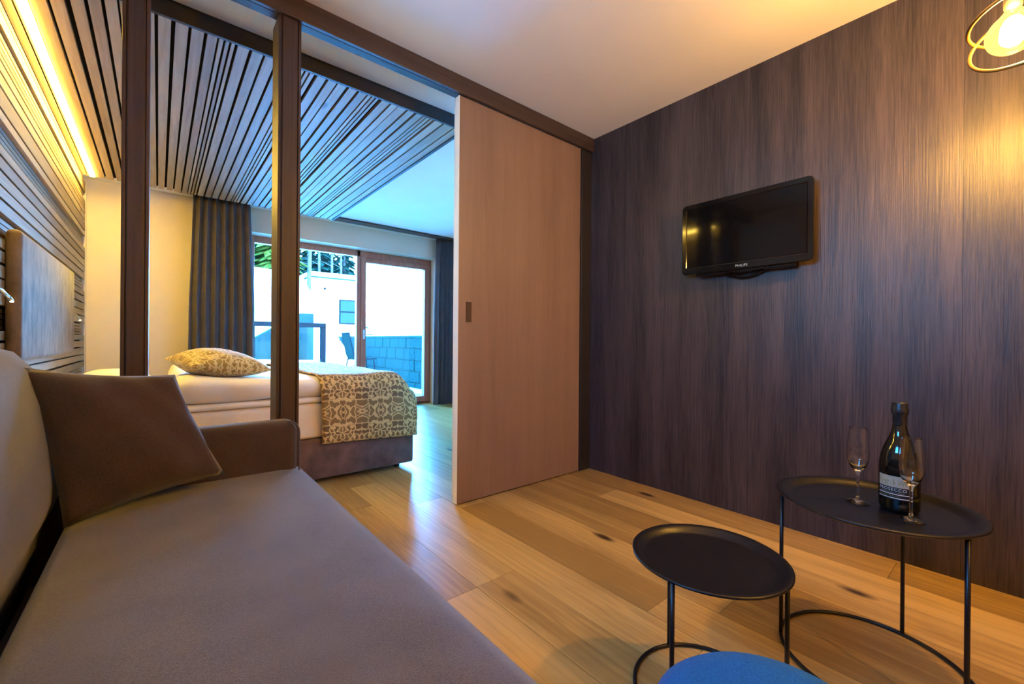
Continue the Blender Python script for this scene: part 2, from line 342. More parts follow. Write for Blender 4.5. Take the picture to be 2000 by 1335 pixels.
# floor with its oak planks
fl = struct(obj('floor', box((XL-.1, YB-.1, -.12), (XB+.1, YW+.30, -.018)), 'dark_back'), 'oak plank floor running from sitting area into bedroom', 'floor')
pm = shared_box('plank'); pm.materials.append(MT['oak_floor'])
x = 1.403-.2*10; k = 0
while x < XB:
    y = YB-random.uniform(0, 1.2)
    while y < YW+.2:
        ln = random.uniform(1.1, 2.1); a, b = max(y, YB), min(y+ln, YW+.2)
        if b-a > .05: place_box(pm, 'plank', (max(x, XL)+.0011, a+.0008, -.016), (min(x+.2, XB)-.0011, b-.0008, random.uniform(-.0006, 0)), fl)
        y += ln
    x += .2
struct(obj('ceiling', box((XL-.25, YB-.25, ZC), (XB+.25, YW+.35, ZC+.75)), 'white_paint'), 'white painted ceiling', 'ceiling')
LY0, LY1, LZ0, LZ1 = .25, 1.15, 1.50, 2.05       # window above the sofa, outside the frame
wl = struct(obj('wall_left', box((XL-.2, LY1, -.1), (XL, YW+.3, ZC)), 'cream_paint'), 'cream wall behind sofa and bed', 'wall')
obj('pier', box((XL-.2, YB-.2, -.1), (XL, LY0, ZC)), 'cream_paint', wl)
obj('parapet', box((XL-.2, LY0, -.1), (XL, LY1, LZ0)), 'cream_paint', wl)
obj('lintel', box((XL-.2, LY0, LZ1), (XL, LY1, ZC)), 'cream_paint', wl)
w2 = bpy.data.objects.new('window_2', None); COL.objects.link(w2); w2.location = (XL-.1, .70, LZ0); ORG['window_2'] = Vector(w2.location)
struct(w2, 'window above the sofa', 'window')
for y0, y1, z0, z1 in ((LY0, LY0+.06, LZ0, LZ1), (LY1-.06, LY1, LZ0, LZ1), (LY0+.06, LY1-.06, LZ0, LZ0+.06), (LY0+.06, LY1-.06, LZ1-.06, LZ1)):
    obj('frame', box((XL-.15, y0, z0), (XL-.08, y1, z1)), 'frame_wood', w2)
obj('pane', box((XL-.12, LY0+.06, LZ0+.06), (XL-.112, LY1-.06, LZ1-.06)), 'pane', w2)
struct(obj('wall_back', box((XL, YB-.2, -.1), (XR+.02, YB, ZC)), 'cream_paint'), 'cream wall behind the viewer', 'wall')
# right wall: dark oak veneer panels
wr = struct(obj('wall_right', box((XR+.014, YB-.2, -.1), (XR+.2, YP, ZC)), 'dark_back'), 'dark oak panelled wall behind the television', 'wall')
pp = shared_box('veneer_panel'); pp.materials.append(MT['dark_oak'])
ys = [YB]+[1.025-.855*q for q in range(4, -1, -1)]+[1.88, YP]
for a, b in zip(ys, ys[1:]):
    if b-a > .01: place_box(pp, 'veneer_panel', (XR, a+.0004, .0), (XR+.013, b-.0004, ZC), wr)
# partition wall behind the sliding door, and the bedroom's far right wall
struct(obj('wall_partition', box((1.47, 2.27, -.1), (XB, 2.37, ZC)), 'white_paint'), 'white wall behind the sliding door', 'wall')
struct(obj('wall_right_bedroom', box((XB, 2.27, -.1), (XB+.2, YW+.3, ZC)), 'cream_paint'), 'cream side wall of the bedroom', 'wall')
struct(obj('trim_1', box((2.52, 2.20, 0), (XR-.001, 2.268, 2.50), .004), 'black_wood'), 'black stop post between sliding door and dark wall', 'trim')
# window wall: left pier, right pier, lintel
WX0, WX1, WZ = .86, 3.42, 2.31
ww = struct(obj('wall_window', box((XL, YW, -.1), (WX0, YW+.34, ZC)), 'cream_paint'), 'cream wall around the terrace window', 'wall')
obj('pier', box((WX1, YW, -.1), (XB, YW+.34, ZC)), 'cream_paint', ww)
obj('lintel', box((WX0, YW, WZ), (WX1, YW+.34, ZC)), 'cream_paint', ww)
obj('threshold', box((WX0, YW+.2, -.1), (WX1, YW+.34, .012)), 'concrete', ww)
# terrace window: fixed pane and glazed door leaf
FY0, FY1 = 6.20, 6.28
win = bpy.data.objects.new('window_1', None); COL.objects.link(win); win.location = (2.14, 6.24, 0); ORG['window_1'] = Vector(win.location)
struct(win, 'brown wooden terrace window with glazed door leaf', 'window')
for lo, hi in (((WX0, 0), (.925, WZ)), ((WX1-.035, 0), (WX1, WZ)), ((2.215, 0), (2.265, WZ)), ((.925, WZ-.085), (WX1-.035, WZ)), ((.925, .012), (2.215, .09)), ((2.265, .012), (WX1-.035, .035))):
    obj('frame', box((lo[0], FY0, lo[1]), (hi[0], FY1, hi[1]), .004), 'frame_wood', win)
leaf = obj('door_leaf', merge(merge(merge(box((2.268, FY0-.02, .037), (2.345, FY1-.01, WZ-.088), .006), box((3.30, FY0-.02, .037), (3.383, FY1-.01, WZ-.088), .006)), box((2.345, FY0-.02, .037), (3.30, FY1-.01, .115), .006)), box((2.345, FY0-.02, WZ-.165), (3.30, FY1-.01, WZ-.088), .006)), 'frame_wood', win)
obj('pane', box((.925, 6.235, .09), (2.215, 6.245, WZ-.085)), 'pane', win)
obj('pane', box((2.345, 6.235, .115), (3.30, 6.245, WZ-.165)), 'pane', leaf)
hd = box((2.295, FY0-.034, 1.02), (2.325, FY0-.021, 1.16), .004)
tube([(2.31, FY0-.03, 1.09), (2.31, FY0-.075, 1.09), (2.32, FY0-.08, 1.09), (2.42, FY0-.08, 1.085)], .009, 8, bm=hd)
obj('door_handle', hd, 'silver', leaf)

# head beam, rear track, sliding door
struct(obj('trim_2', box((XL, 2.175, 2.497), (XR-.001, 2.198, ZC), .003), 'beam_wood'), 'brown wooden head beam under the white ceiling', 'beam')
struct(obj('trim_3', box((XL, 2.215, 2.508), (1.465, 2.268, 2.560), .003), 'black_wood'), 'black sliding track behind the head beam', 'track')
dr = struct(obj('door_1', box((1.402, 2.200, .008), (2.505, 2.242, 2.494), .0015), 'door_wood'), 'tall pale wooden sliding door pushed open against dark wall', 'door')
obj('edge_band', box((1.3985, 2.2005, .008), (1.4015, 2.2415, 2.494)), MT['white_linen'], dr)
fp = box((1.456, 2.1985, 1.118), (1.497, 2.1998, 1.243))
obj('flush_pull', merge(fp, box((1.470, 2.1975, 1.128), (1.4725, 2.1986, 1.233))), MT['brown_wood'], dr)
pull = box((1.4565, 2.197, 1.1185), (1.459, 2.2, 1.2425)); merge(pull, box((1.459, 2.197, 1.240), (1.497, 2.2, 1.2425)))
obj('pull_rim', pull, MT['black_wood'], dr)

# ================================================================== PARTITION POSTS
def post(x0, x1, label):
    t = thing('partition_post', label, 'post', ((x0+x1)/2, 2.26, 0), 'wooden posts of the partition')
    obj('core', box((x0+.012, 2.200, 0), (x1-.012, 2.325, 2.505), .003), 'brown_wood', t)
    obj('front_board', box((x0+.017, 2.192, 0), (x1-.017, 2.1995, 2.497), .002), 'brown_wood', t)
    for a, b in ((x0, x0+.0115), (x1-.0115, x1)):
        obj('side_strip', box((a, 2.196, 0), (b, 2.329, 2.497), .002), 'brown_wood', t)
post(-.112, -.030, 'dark brown wooden post nearest the slatted headboard wall')
post(.418, .514, 'dark brown wooden post beside the open doorway')

# ================================================================== SLATTED CEILING PANEL
ZS = 2.52
cp = thing('slatted_ceiling_panel', 'suspended pine slat ceiling panel with dark edge boards above the bed', 'ceiling panel', (.58, 4.1, ZS))
sm_ = shared_box('ceiling_slat'); sm_.materials.append(MT['pine_ceiling'])
gaps = [(-.560, -.556), (-.519, -.513), (-.396, -.386), (-.334, -.315), (-.267, -.254), (-.207, -.196), (-.150, -.145), (-.085, -.075), (-.021, -.010), (.041, .055), (.107, .117), (.169, .180),
        (.223, .229), (.249, .256), (.274, .281), (.298, .309), (.361, .373), (.424, .433), (.486, .497), (.549, .559), (.602, .608), (.627, .634), (.652, .658), (.681, .697),
        (.746, .757), (.806, .811), (.864, .877), (.926, .938), (.986, .992), (1.013, 1.019), (1.038, 1.044), (1.062, 1.082), (1.136, 1.145), (1.188, 1.190), (1.250, 1.260),
        (1.308, 1.322), (1.369, 1.373), (1.395, 1.399), (1.424, 1.429), (1.447, 1.464), (1.524, 1.532), (1.612, 1.620)]
edges = [g[1]+.0015 for g in gaps]; ends = [g[0]-.0015 for g in gaps[1:]]+[1.672]
for a, b in zip(edges, ends):
    if a < -.5 < b:            # the boards left and right of the light strip
        place_box(sm_, 'slat', (a, 2.601, ZS), (-.5005, 5.60, ZS+.022), cp); place_box(sm_, 'slat', (-.4585, 2.601, ZS), (b, 5.60, ZS+.022), cp)
    else: place_box(sm_, 'slat', (a, 2.601, ZS), (b, 5.60, ZS+.022+random.uniform(-.002, 0)), cp)
obj('backing', box((XL+.002, 2.601, ZS+.023), (1.675, 5.60, ZS+.034)), 'dark_back', cp)
obj('fascia', box((XL+.001, 2.580, ZS-.006), (1.70, 2.600, ZC-.001), .001), 'black_wood', cp)
obj('side_fascia', box((1.676, 2.601, ZS-.006), (1.70, 5.60, ZC-.001), .001), 'black_wood', cp)
ls = thing('led_strip_light', 'long glowing warm white light strip set in the slatted ceiling', 'light strip', (-.48, 4.1, ZS))
obj('diffuser', box((-.499, 2.605, ZS-.009), (-.464, 5.585, ZS+.010), .003), 'led', ls)
obj('edge_profile', box((-.463, 2.605, ZS-.001), (-.459, 5.585, ZS+.021)), 'brass', ls)
obj('edge_profile', box((-.5005+.0003, 2.605, ZS-.001), (-.4993, 5.585, ZS+.021)), 'brass', ls)

# ================================================================== SLATTED HEADBOARD WALL
wc = thing('slatted_wall_cladding', 'horizontal pine slat cladding on the wall behind the bed', 'wall cladding', (-.575, 4.0, .05))
obj('backing', box((-.599, 2.34, .05), (-.590, 5.88, 2.518)), 'dark_back', wc)
ws = shared_box('wall_slat'); ws.materials.append(MT['pine_wall'])
z = 2.512; k = 0
seq = [(.030, .006, 0), (.062, .012, 0), (.022, .040, .012), (.022, .007, 0), (.022, .007, 0), (.022, .009, 0), (.045, .009, 0), (.055, .010, 0), (.087, .010, 0), (.045, .006, 0)]
def wslat(z1, h, back=0):
    e = .002 if h > .03 else .0
    place_box(ws, 'slat', (-.589, 2.345, z1-h+e), (-.555-back, 5.86-back*2, z1-e), wc)
for h, g, bk in seq: wslat(z, h, bk); z -= h+g
while z > .2:
    for h, g, bk in [(.020, .006, .018)]*4+[(.046, .010, 0), (.056, .010, 0), (.060, .006, 0), (.052, .010, 0), (.058, .012, 0)]:
        if z-h < .06: break
        wslat(z, h, bk); z -= h+g
obj('corner_trim', box((-.598, 5.885, .05), (-.552, 5.93, 2.518)), MT['cream_paint'], wc)

# upholstered pad hung in front of the slats
pad = box((-.5545, 3.04, .885), (-.498, 4.69, 1.515), .025, 4)
hb = obj('headboard_pad', pad, 'headboard', smooth=True); tag(hb, 'grey brown velvet headboard pad mounted on the slatted wall', 'headboard')
# reading lamps
def reading_lamp(y, z, label, dy):
    t = thing('reading_lamp', label, 'lamp', (-.55, y, z), 'reading lamps beside the headboard pad')
    obj('mount', lathe([(0, 0), (.022, 0), (.022, .012), (0, .012)], (-.55, y, z-.006), 16), 'black_metal', t)
    obj('arm', tube([(-.552, y, z), (-.535, y+dy*.1, z+.010), (-.515, y+dy*.5, z+.004), (-.505, y+dy, z-.022)], .007, 8), 'silver', t, True)
    obj('head', tube([(-.505, y+dy, z-.020), (-.502, y+dy*1.25, z-.034)], .008, 10), 'silver', t, True)
    obj('light_tip', lathe([(0, 0), (.006, .001), (.006, .006), (0, .007)], (-.501, y+dy*1.28, z-.043), 12), 'lamp_tip', t, True)
reading_lamp(2.72, 1.20, 'slim metal reading lamp near the sofa end of the headboard pad', .12)
reading_lamp(4.80, 1.19, 'slim metal reading lamp with glowing tip beside the window end of the pad', .16)

# ================================================================== CURTAINS
def curtain(x0, x1, y, label, folds, seed):
    rnd = random.Random(seed); n = int(folds*14); bm = bmesh.new(); rows = []; ph = [rnd.uniform(-.5, .5) for _ in range(folds+2)]
    for k in range(15):
        v = k/14; zz = 2.575-(2.575-.015)*v; row = []
        for i in range(n+1):
            u = i/n; f = u*folds; a = 2*PI*f+.9*ph[int(f)]+.25*math.sin(5*v+7*u)
            spread = 1-.14*math.sin(PI*min(1, v*1.0))*(.5-u)*.4
            dx = (x1-x0)*(u-.5)*(0.86+.14*min(1, v*2.2))*spread
            row.append(bm.verts.new(((x0+x1)/2+dx+.010*math.sin(a*2), y+.045*math.sin(a)*(0.75+.25*v), zz)))
        rows.append(row)
    for A, B in zip(rows, rows[1:]):
        for i in range(n): bm.faces.new((A[i], A[i+1], B[i+1], B[i]))
    o = obj('curtain', bm, 'curtain', smooth=True); md = o.modifiers.new('s', 'SOLIDIFY'); md.thickness = .004
    return tag(o, label, 'curtain', 'grey curtains at the terrace window')
curtain(.245, .85, 5.76, 'wide dark grey curtain gathered at the bed side of the window', 7, 1)
curtain(3.26, 3.80, 5.80, 'narrow dark grey curtain hanging between window and sliding door', 7, 2)
cr_ = obj('curtain_rail', box((.15, 5.68, ZC-.022), (XB-.02, 5.83, ZC-.0005), .002), 'brown_wood'); tag(cr_, 'brown curtain rail along the ceiling above the terrace window', 'curtain rail')
# ================================================================== BED
BX0, BX1, BY0, BY1 = -.545, 1.575, 3.115, 5.12
bed = thing('bed', 'double box spring bed with dark brown velvet base', 'bed', ((BX0+BX1)/2, (BY0+BY1)/2, 0))
obj('base', box((BX0, BY0, .035), (BX1, BY1, .315), .02, 3), 'velvet', bed, True)
obj('mattress', box((BX0+.01, BY0+.012, .317), (BX1-.015, BY1-.012, .565), .035, 4), 'mattress', bed, True)
obj('topper', box((BX0+.015, BY0+.008, .567), (BX1-.02, BY1-.01, .605), .017, 3), 'white_linen', bed, True)
for xx in (BX0+.1, BX1-.1):
    for yy in (BY0+.1, BY1-.1): obj('leg', lathe([(0, 0), (.022, 0), (.03, .035), (0, .035)], (xx, yy, 0), 16), 'black_metal', bed)
# duvet: thick quilt folded along the bed
def ztop(xv): return .735-.17*max(0, (xv-1.40)/.17)**2
def duvet():
    bm = bmesh.new(); nx, ny = 60, 44; V = []
    X0, X1, Y0, Y1 = .07, 1.545, BY0-.005, BY1-.01
    prof = []                                   # cross section: bottom near, bulge, top, bulge, bottom far
    for i in range(9): a = -PI/2+PI/2*i/8; prof.append((Y0+.085-.085*math.cos(a), .69+.083*math.sin(a), 1))
    for i in range(1, 8): a = PI/2*i/7; prof.append((Y0+.085-.085*math.cos(a), .69+.045*math.sin(a), 1))
    for i in range(1, 24): prof.append((Y0+.085+(Y1-Y0-.17)*i/24, .735, 2))
    for i in range(0, 15): a = PI/2-PI*i/14; prof.append((Y1-.085+.085*math.cos(a), .69+.045*math.sin(a)-(.038 if a < 0 else 0)*abs(math.sin(a)), 1))
    for i in range(nx+1):
        xv = X0+(X1-X0)*i/nx; row = []; e = min(1, ((xv-X0)/.10)) ; r0 = math.sqrt(max(0, 1-(1-e)**2)); hd = max(0, 1-(xv-X0)/.55)
        zt = ztop(xv)
        for (yy, zz, kd) in prof:
            mid = .67; f = (zz-.607)/(.735-.607)
            zz2 = .607+f*(zt-.607)+.05*hd*max(0, f)+.006*math.sin(13*xv+3*yy)*math.sin(7*yy+2*xv)
            zz2 = mid+(zz2-mid)*(.25+.75*r0)
            yy2 = yy+(.06*(1-r0) if yy < 4 else -.06*(1-r0))+.006*math.sin(21*xv+20*zz)
            row.append(bm.verts.new((xv, yy2, max(zz2, .606))))
        V.append(row)
    m = len(prof)
    for A, B in zip(V, V[1:]):
        for j in range(m): bm.faces.new((A[j], A[(j+1) % m], B[(j+1) % m], B[j]))
    bm.faces.new(V[0]); bm.faces.new(V[-1][::-1]); bmesh.ops.recalc_face_normals(bm, faces=bm.faces); return bm
dv = obj('duvet', duvet(), 'white_linen', smooth=True); tag(dv, 'thick folded white duvet spread over the bed', 'duvet')
# patterned throw across the foot of the bed
def throw():
    bm = bmesh.new(); uvl = bm.loops.layers.uv.new('UVMap'); path = [(BY0-.030, .285)]
    for i in range(1, 9): path.append((BY0-.030+.006*math.sin(i), .285+(.62-.285)*i/8))
    for i in range(1, 9): a = PI/2*i/8; path.append((BY0-.030+.11-.11*math.cos(a), .62+.128*math.sin(a)))
    for i in range(1, 25): path.append((BY0+.08+(BY1-BY0-.16)*i/24, .748))
    for i in range(1, 9): a = PI/2*i/8; path.append((BY1-.08+.105*math.sin(a), .748-.128*(1-math.cos(a))))
    for i in range(1, 9): path.append((BY1+.025, .62-(.62-.30)*i/8))
    L = [0]
    for p, q in zip(path, path[1:]): L.append(L[-1]+math.hypot(q[0]-p[0], q[1]-p[1]))
    nx = 28; rows = []; uv = {}
    for i in range(nx+1):
        u = i/nx; row = []
        for j, (yy, zz) in enumerate(path):
            xv = .872+(1.580-.872)*u+(-.022 if j < 17 else 0)*(1-u)*max(0, (j-4)/13 if j < 17 else 0)
            drop = .735-ztop(min(xv, 1.56)); f = max(0, min(1, (zz-.40)/.3)); tilt = .028*u if j <= 8 else 0
            v = bm.verts.new((xv, yy+(.010*math.sin(6*xv+1)*(1-f) if yy < 4 else 0), zz-drop*f-tilt*(1-f)+.004*math.sin(9*yy+12*xv)*f)); row.append(v); uv[v] = (u*.708, L[j])
        rows.append(row)
    for A, B in zip(rows, rows[1:]):
        for j in range(len(path)-1):
            f = bm.faces.new((A[j], A[j+1], B[j+1], B[j]))
            for l in f.loops: l[uvl].uv = uv[l.vert]
    bmesh.ops.recalc_face_normals(bm, faces=bm.faces); return bm
th = obj('bed_throw', throw(), 'throw', smooth=True); tag(th, 'golden brown floral damask throw draped over the foot of the bed', 'throw')
md = th.modifiers.new('s', 'SOLIDIFY'); md.thickness = .010; md.offset = 1
p1 = obj('pillow', pillow((-.53, 4.15, .66), (-.02, 4.15, .66), (-.02, 4.95, .66), (-.53, 4.95, .66), .20, seed=3, flat=.55), 'white_linen', smooth=True); tag(p1, 'white pillow lying at the window side of the headboard', 'pillow', 'white bed pillows')
p2 = obj('pillow', pillow((-.53, 3.22, .655), (-.02, 3.22, .655), (-.02, 4.02, .655), (-.53, 4.02, .655), .17, seed=4, flat=.55), 'white_linen', smooth=True); tag(p2, 'white pillow half hidden behind the brown sofa cushion', 'pillow', 'white bed pillows')
gc = obj('scatter_cushion', pillow((.14, 3.17, .835), (.60, 3.24, .795), (.50, 3.66, .83), (.02, 3.60, .875), .205, seed=5, flat=.8, wav=.006), 'gold_cushion', smooth=True); tag(gc, 'golden floral damask cushion lying on the white duvet', 'cushion')

# ================================================================== SOFA
sofa = thing('sofa', 'long grey brown fabric sofa with low rounded arm', 'sofa', (.0, .45, 0))
SY0, SY1 = -1.25, 1.985
obj('base', box((-.50, SY0, .06), (.465, SY1+.11, .20), .02, 3), 'sofa_dark', sofa, True)
prof = [(-.218, .20), (.42, .20), (.485, .215), (.512, .26), (.516, .33), (.510, .39), (.490, .43), (.455, .447), (.40, .453), (.0, .455), (-.178, .453), (-.205, .444), (-.218, .42)]
obj('seat_cushion', extrude_poly(prof, 'Y', SY0+.13, SY1+.125, .035, 4), 'sofa', sofa, True)
bp_ = [(-.50, .20), (-.315, .20), (-.278, .41), (-.255, .462), (-.239, .515), (-.237, .58), (-.247, .68), (-.268, .80), (-.300, .90), (-.345, .958), (-.40, .975), (-.455, .955), (-.50, .90)]
obj('back_cushion', extrude_poly(bp_, 'Y', SY0+.13, SY1+.05, .05, 5), 'sofa', sofa, True)
arm = box((-.50, SY1+.01, .20), (.468, SY1+.135, .655), .045, 5)
for v in arm.verts:
    if v.co.x > .0: v.co.z -= .0
obj('armrest', arm, 'sofa_dark', sofa, True)
obj('armrest', box((-.50, SY0, .20), (.468, SY0+.125, .655), .045, 5), 'sofa_dark', sofa, True)
pip = [(.4705, SY1+.012, .22+.38*i/8) for i in range(9)]+[(.4705-.048*(1-math.cos(a)), SY1+.012, .605+.05*math.sin(a)) for a in [PI/2*i/6 for i in range(1, 7)]]
obj('piping', tube(pip, .0035, 6), 'sofa', sofa, True)
for xx in (-.42, .40):
    for yy in (SY0+.12, .4, SY1): obj('leg', lathe([(0, 0), (.016, 0), (.022, .06), (0, .06)], (xx, yy, 0), 14), 'black_metal', sofa)
bc = obj('sofa_cushion', pillow((-.205, 1.745, .458), (.195, 1.895, .500), (.046, 1.925, .874), (-.320, 1.91, .914), .19, seed=9, wav=.012, pinch=.07), 'cushion', smooth=True); tag(bc, 'dark brown cushion leaning into the corner of the sofa', 'cushion')

# ================================================================== TRAY TABLES
def tray_table(c, r, zt, rr, angs, label):
    t = thing('tray_table', label, 'side table', (c[0], c[1], 0), 'black metal tray tables')
    pr = [(0, zt-.012), (r*.80, zt-.012), (r*.845, zt-.010), (r*.88, zt-.003), (r*.93, zt+.004), (r*.985, zt+.006), (r, zt+.004), (r, zt), (r*.985, zt-.001), (r*.93, zt-.002), (r*.875, zt-.010), (r*.84, zt-.017), (0, zt-.018)]
    obj('tray', lathe(pr, (c[0], c[1], 0), 72), 'black_metal', t, True)
    rc = (c[0], c[1]); ring = [(rc[0]+rr*math.cos(2*PI*i/64), rc[1]+rr*math.sin(2*PI*i/64), .006) for i in range(64)]
    obj('foot_ring', tube(ring, .006, 10, True), 'black_metal', t, True)
    for a in angs:
        a = math.radians(a); obj('leg', tube([(rc[0]+rr*math.cos(a), rc[1]+rr*math.sin(a), .006), (rc[0]+rr*math.cos(a), rc[1]+rr*math.sin(a), zt-.004)], .006, 10), 'black_metal', t, True)
TB, TS = (1.735, .305), (1.202, .570)
tray_table(TB, .2545, .502, .240, (110, 350, 243), 'taller round black metal tray table carrying bottle and glasses')
tray_table(TS, .2065, .396, .197, (181, 61, 303), 'lower empty round black metal tray table')
ZT = .491
# prosecco bottle
bx, by = 1.762, .245
bt = thing('wine_bottle', 'dark sparkling wine bottle with cream label on the tray', 'bottle', (bx, by, ZT))
bpf = [(0, .006), (.030, .0), (.046, .003), (.0495, .012), (.0498, .05), (.0500, .115), (.0492, .140), (.046, .165), (.039, .190), (.030, .213), (.0225, .232), (.0185, .248), (.0165, .262), (.0158, .275), (.0155, .295), (0, .296)]
bpf = [(r*.985, z_*1.005) for r, z_ in bpf]
obj('glass_body', lathe(bpf, (bx, by, ZT), 48), 'bottle_glass', bt, True)
fo = [(.0168, .262), (.0170, .268), (.0172, .290), (.0205, .296), (.0215, .303), (.0205, .310), (.0195, .316), (.0190, .326), (.0180, .329), (0, .330)]
fo = [(r, z_*1.005) for r, z_ in fo]
obj('foil_cap', lathe(fo, (bx, by, ZT), 32), 'foil', bt, True)
LA = math.atan2(-by, -bx)-.27          # the label looks a little left of the viewer
def band(name, z0, z1, a0, a1, rad, mat, par):
    bm = bmesh.new(); n = 24; A = []; B = []
    for i in range(n+1):
        a = LA+a0+(a1-a0)*i/n; A.append(bm.verts.new((bx+rad*math.cos(a), by+rad*math.sin(a), ZT+z0))); B.append(bm.verts.new((bx+rad*math.cos(a), by+rad*math.sin(a), ZT+z1)))
    for i in range(n): bm.faces.new((A[i], A[i+1], B[i+1], B[i]))
    return obj(name, bm, mat, par, True)
lab = band('label', .042, .112, -.85, .85, .0503, 'label_black', bt)
band('label_panel', .078, .111, -.83, .83, .0505, 'label_paper', lab)
for z0 in (.056, .0445): band('label_stripe', z0, z0+.0022, -.83, .83, .0505, 'label_white', lab)
def text_mesh(s, size, shear=0, extr=0, spacing=1):
    cu = bpy.data.curves.new('t', 'FONT'); cu.body = s; cu.size = size; cu.align_x = 'CENTER'; cu.shear = shear; cu.space_character = spacing; cu.resolution_u = 3
    o = bpy.data.objects.new('t', cu); COL.objects.link(o); bpy.context.view_layer.update()
    me = bpy.data.meshes.new_from_object(o.evaluated_get(bpy.context.evaluated_depsgraph_get())); bpy.data.objects.remove(o)
    bm = bmesh.new(); bm.from_mesh(me); bpy.data.meshes.remove(me); return bm
def bottle_text(s, size, z0, mat, name, shear=0, spacing=1, shift=0):
    bm = text_mesh(s, size, shear, 0, spacing); rad = .0507
    for v in bm.verts:
        a = LA+(v.co.x+shift)/rad; v.co = Vector((bx+rad*math.cos(a), by+rad*math.sin(a), ZT+z0+v.co.y))
    obj(name, bm, mat, lab)
bottle_text('Tre Ville', .024, .0855, 'label_gold', 'label_script', .35, 1.0, -.006)
bottle_text('PROSECCO', .0125, .0665, 'label_white', 'label_lettering', 0, 1.15, -.004)
bottle_text('DENOMINAZIONE DI ORIGINE', .0040, .0605, 'label_paper', 'label_lettering', 0, 1.1, -.004)
bottle_text('SPUMANTE EXTRA DRY', .0045, .0495, 'label_gold', 'label_lettering', 0, 1.1, -.010)
# flutes
def flute(c, label):
    t = thing('champagne_flute', label, 'glass', (c[0], c[1], ZT), 'champagne flutes on the taller tray')
    ou = [(0, .0), (.028, .0), (.0308, .0), (.0312, .0004), (.0312, .0012), (.0308, .0016), (.028, .002), (.020, .004), (.008, .008), (.0045, .014), (.0038, .04), (.0040, .085), (.0065, .098), (.014, .106), (.022, .118), (.0275, .136), (.0295, .155), (.0285, .185), (.0255, .215), (.0237, .230), (.02355, .2385), (.0234, .2399)]
    inn = [(.0227, .2399), (.0226, .2385), (.0228, .230), (.0246, .215), (.0276, .185), (.0286, .155), (.0266, .137), (.0210, .121), (.012, .1105), (0, .107)]
    obj('bowl_and_stem', lathe(ou+inn, (c[0], c[1], ZT), 40), 'clear_glass', t, True)
flute((1.742, .342), 'clear champagne flute standing alone left of the bottle')
flute((1.685, .208), 'clear champagne flute standing right in front of the bottle')

# ================================================================== TELEVISION
tv = thing('television', 'small glossy black flat screen television on the dark wall', 'television', (2.58, 1.035, 1.40))
def rrect(y0, y1, z0, z1, r, n=6):
    out = []
    for cy, cz, s in ((y1-r, z1-r, 0), (y0+r, z1-r, 1), (y0+r, z0+r, 2), (y1-r, z0+r, 3)):
        for i in range(n+1): a = PI/2*(s+i/n); out.append((cy+r*math.cos(a), cz+r*math.sin(a)))
    return out
Y0, Y1, Z0, Z1 = .683, 1.388, 1.424, 1.857
bz = bmesh.new(); layers = [(2.592, .05), (2.575, .02), (2.556, .004), (2.548, 0), (2.5435, .004), (2.5435, .027), (2.5475, .031)]
R_ = []
for xx, ins in layers: R_.append([bz.verts.new((xx, p[0], p[1])) for p in rrect(Y0+ins, Y1-ins, Z0+ins*(1.35 if ins == .031 or ins == .027 else 1), Z1-ins, max(.004, .026-ins*.7))])
for A, B in zip(R_, R_[1:]):
    for j in range(len(A)): bz.faces.new((A[j], A[(j+1) % len(A)], B[(j+1) % len(A)], B[j]))
bz.faces.new(R_[0]); bmesh.ops.recalc_face_normals(bz, faces=bz.faces)
obj('bezel', bz, 'black_gloss', tv, False)
obj('screen', box((2.5472, Y0+.032, Z0+.043), (2.5492, Y1-.032, Z1-.032)), 'screen', tv)
tm = text_mesh('PHILIPS', .019, 0, 0, 1.1)
for v in tm.verts: v.co = Vector((2.5429, 1.03-v.co.x, 1.437+v.co.y))
obj('lettering', tm, 'silver', tv)
obj('wall_bracket', box((2.592, .95, 1.55), (XR-.0005, 1.12, 1.72), .003), 'black_metal', tv)
obj('cable', tube([(2.60, 1.19-.30*i/20, 1.432-.050*math.sin(PI*i/20)) for i in range(21)], .0055, 8), 'black_gloss', tv, True)
obj('cable', tube([(2.585, 1.16-.24*i/20, 1.430-.036*math.sin(PI*i/20)) for i in range(21)], .0045, 8), 'black_gloss', tv, True)
obj('lower_lip', extrude_poly([(2.548, 1.424), (2.552, 1.411), (2.580, 1.408), (2.586, 1.424)], 'Y', .78, 1.30) if False else box((2.552, .77, 1.410), (2.584, 1.30, 1.4238), .004), 'black_gloss', tv)

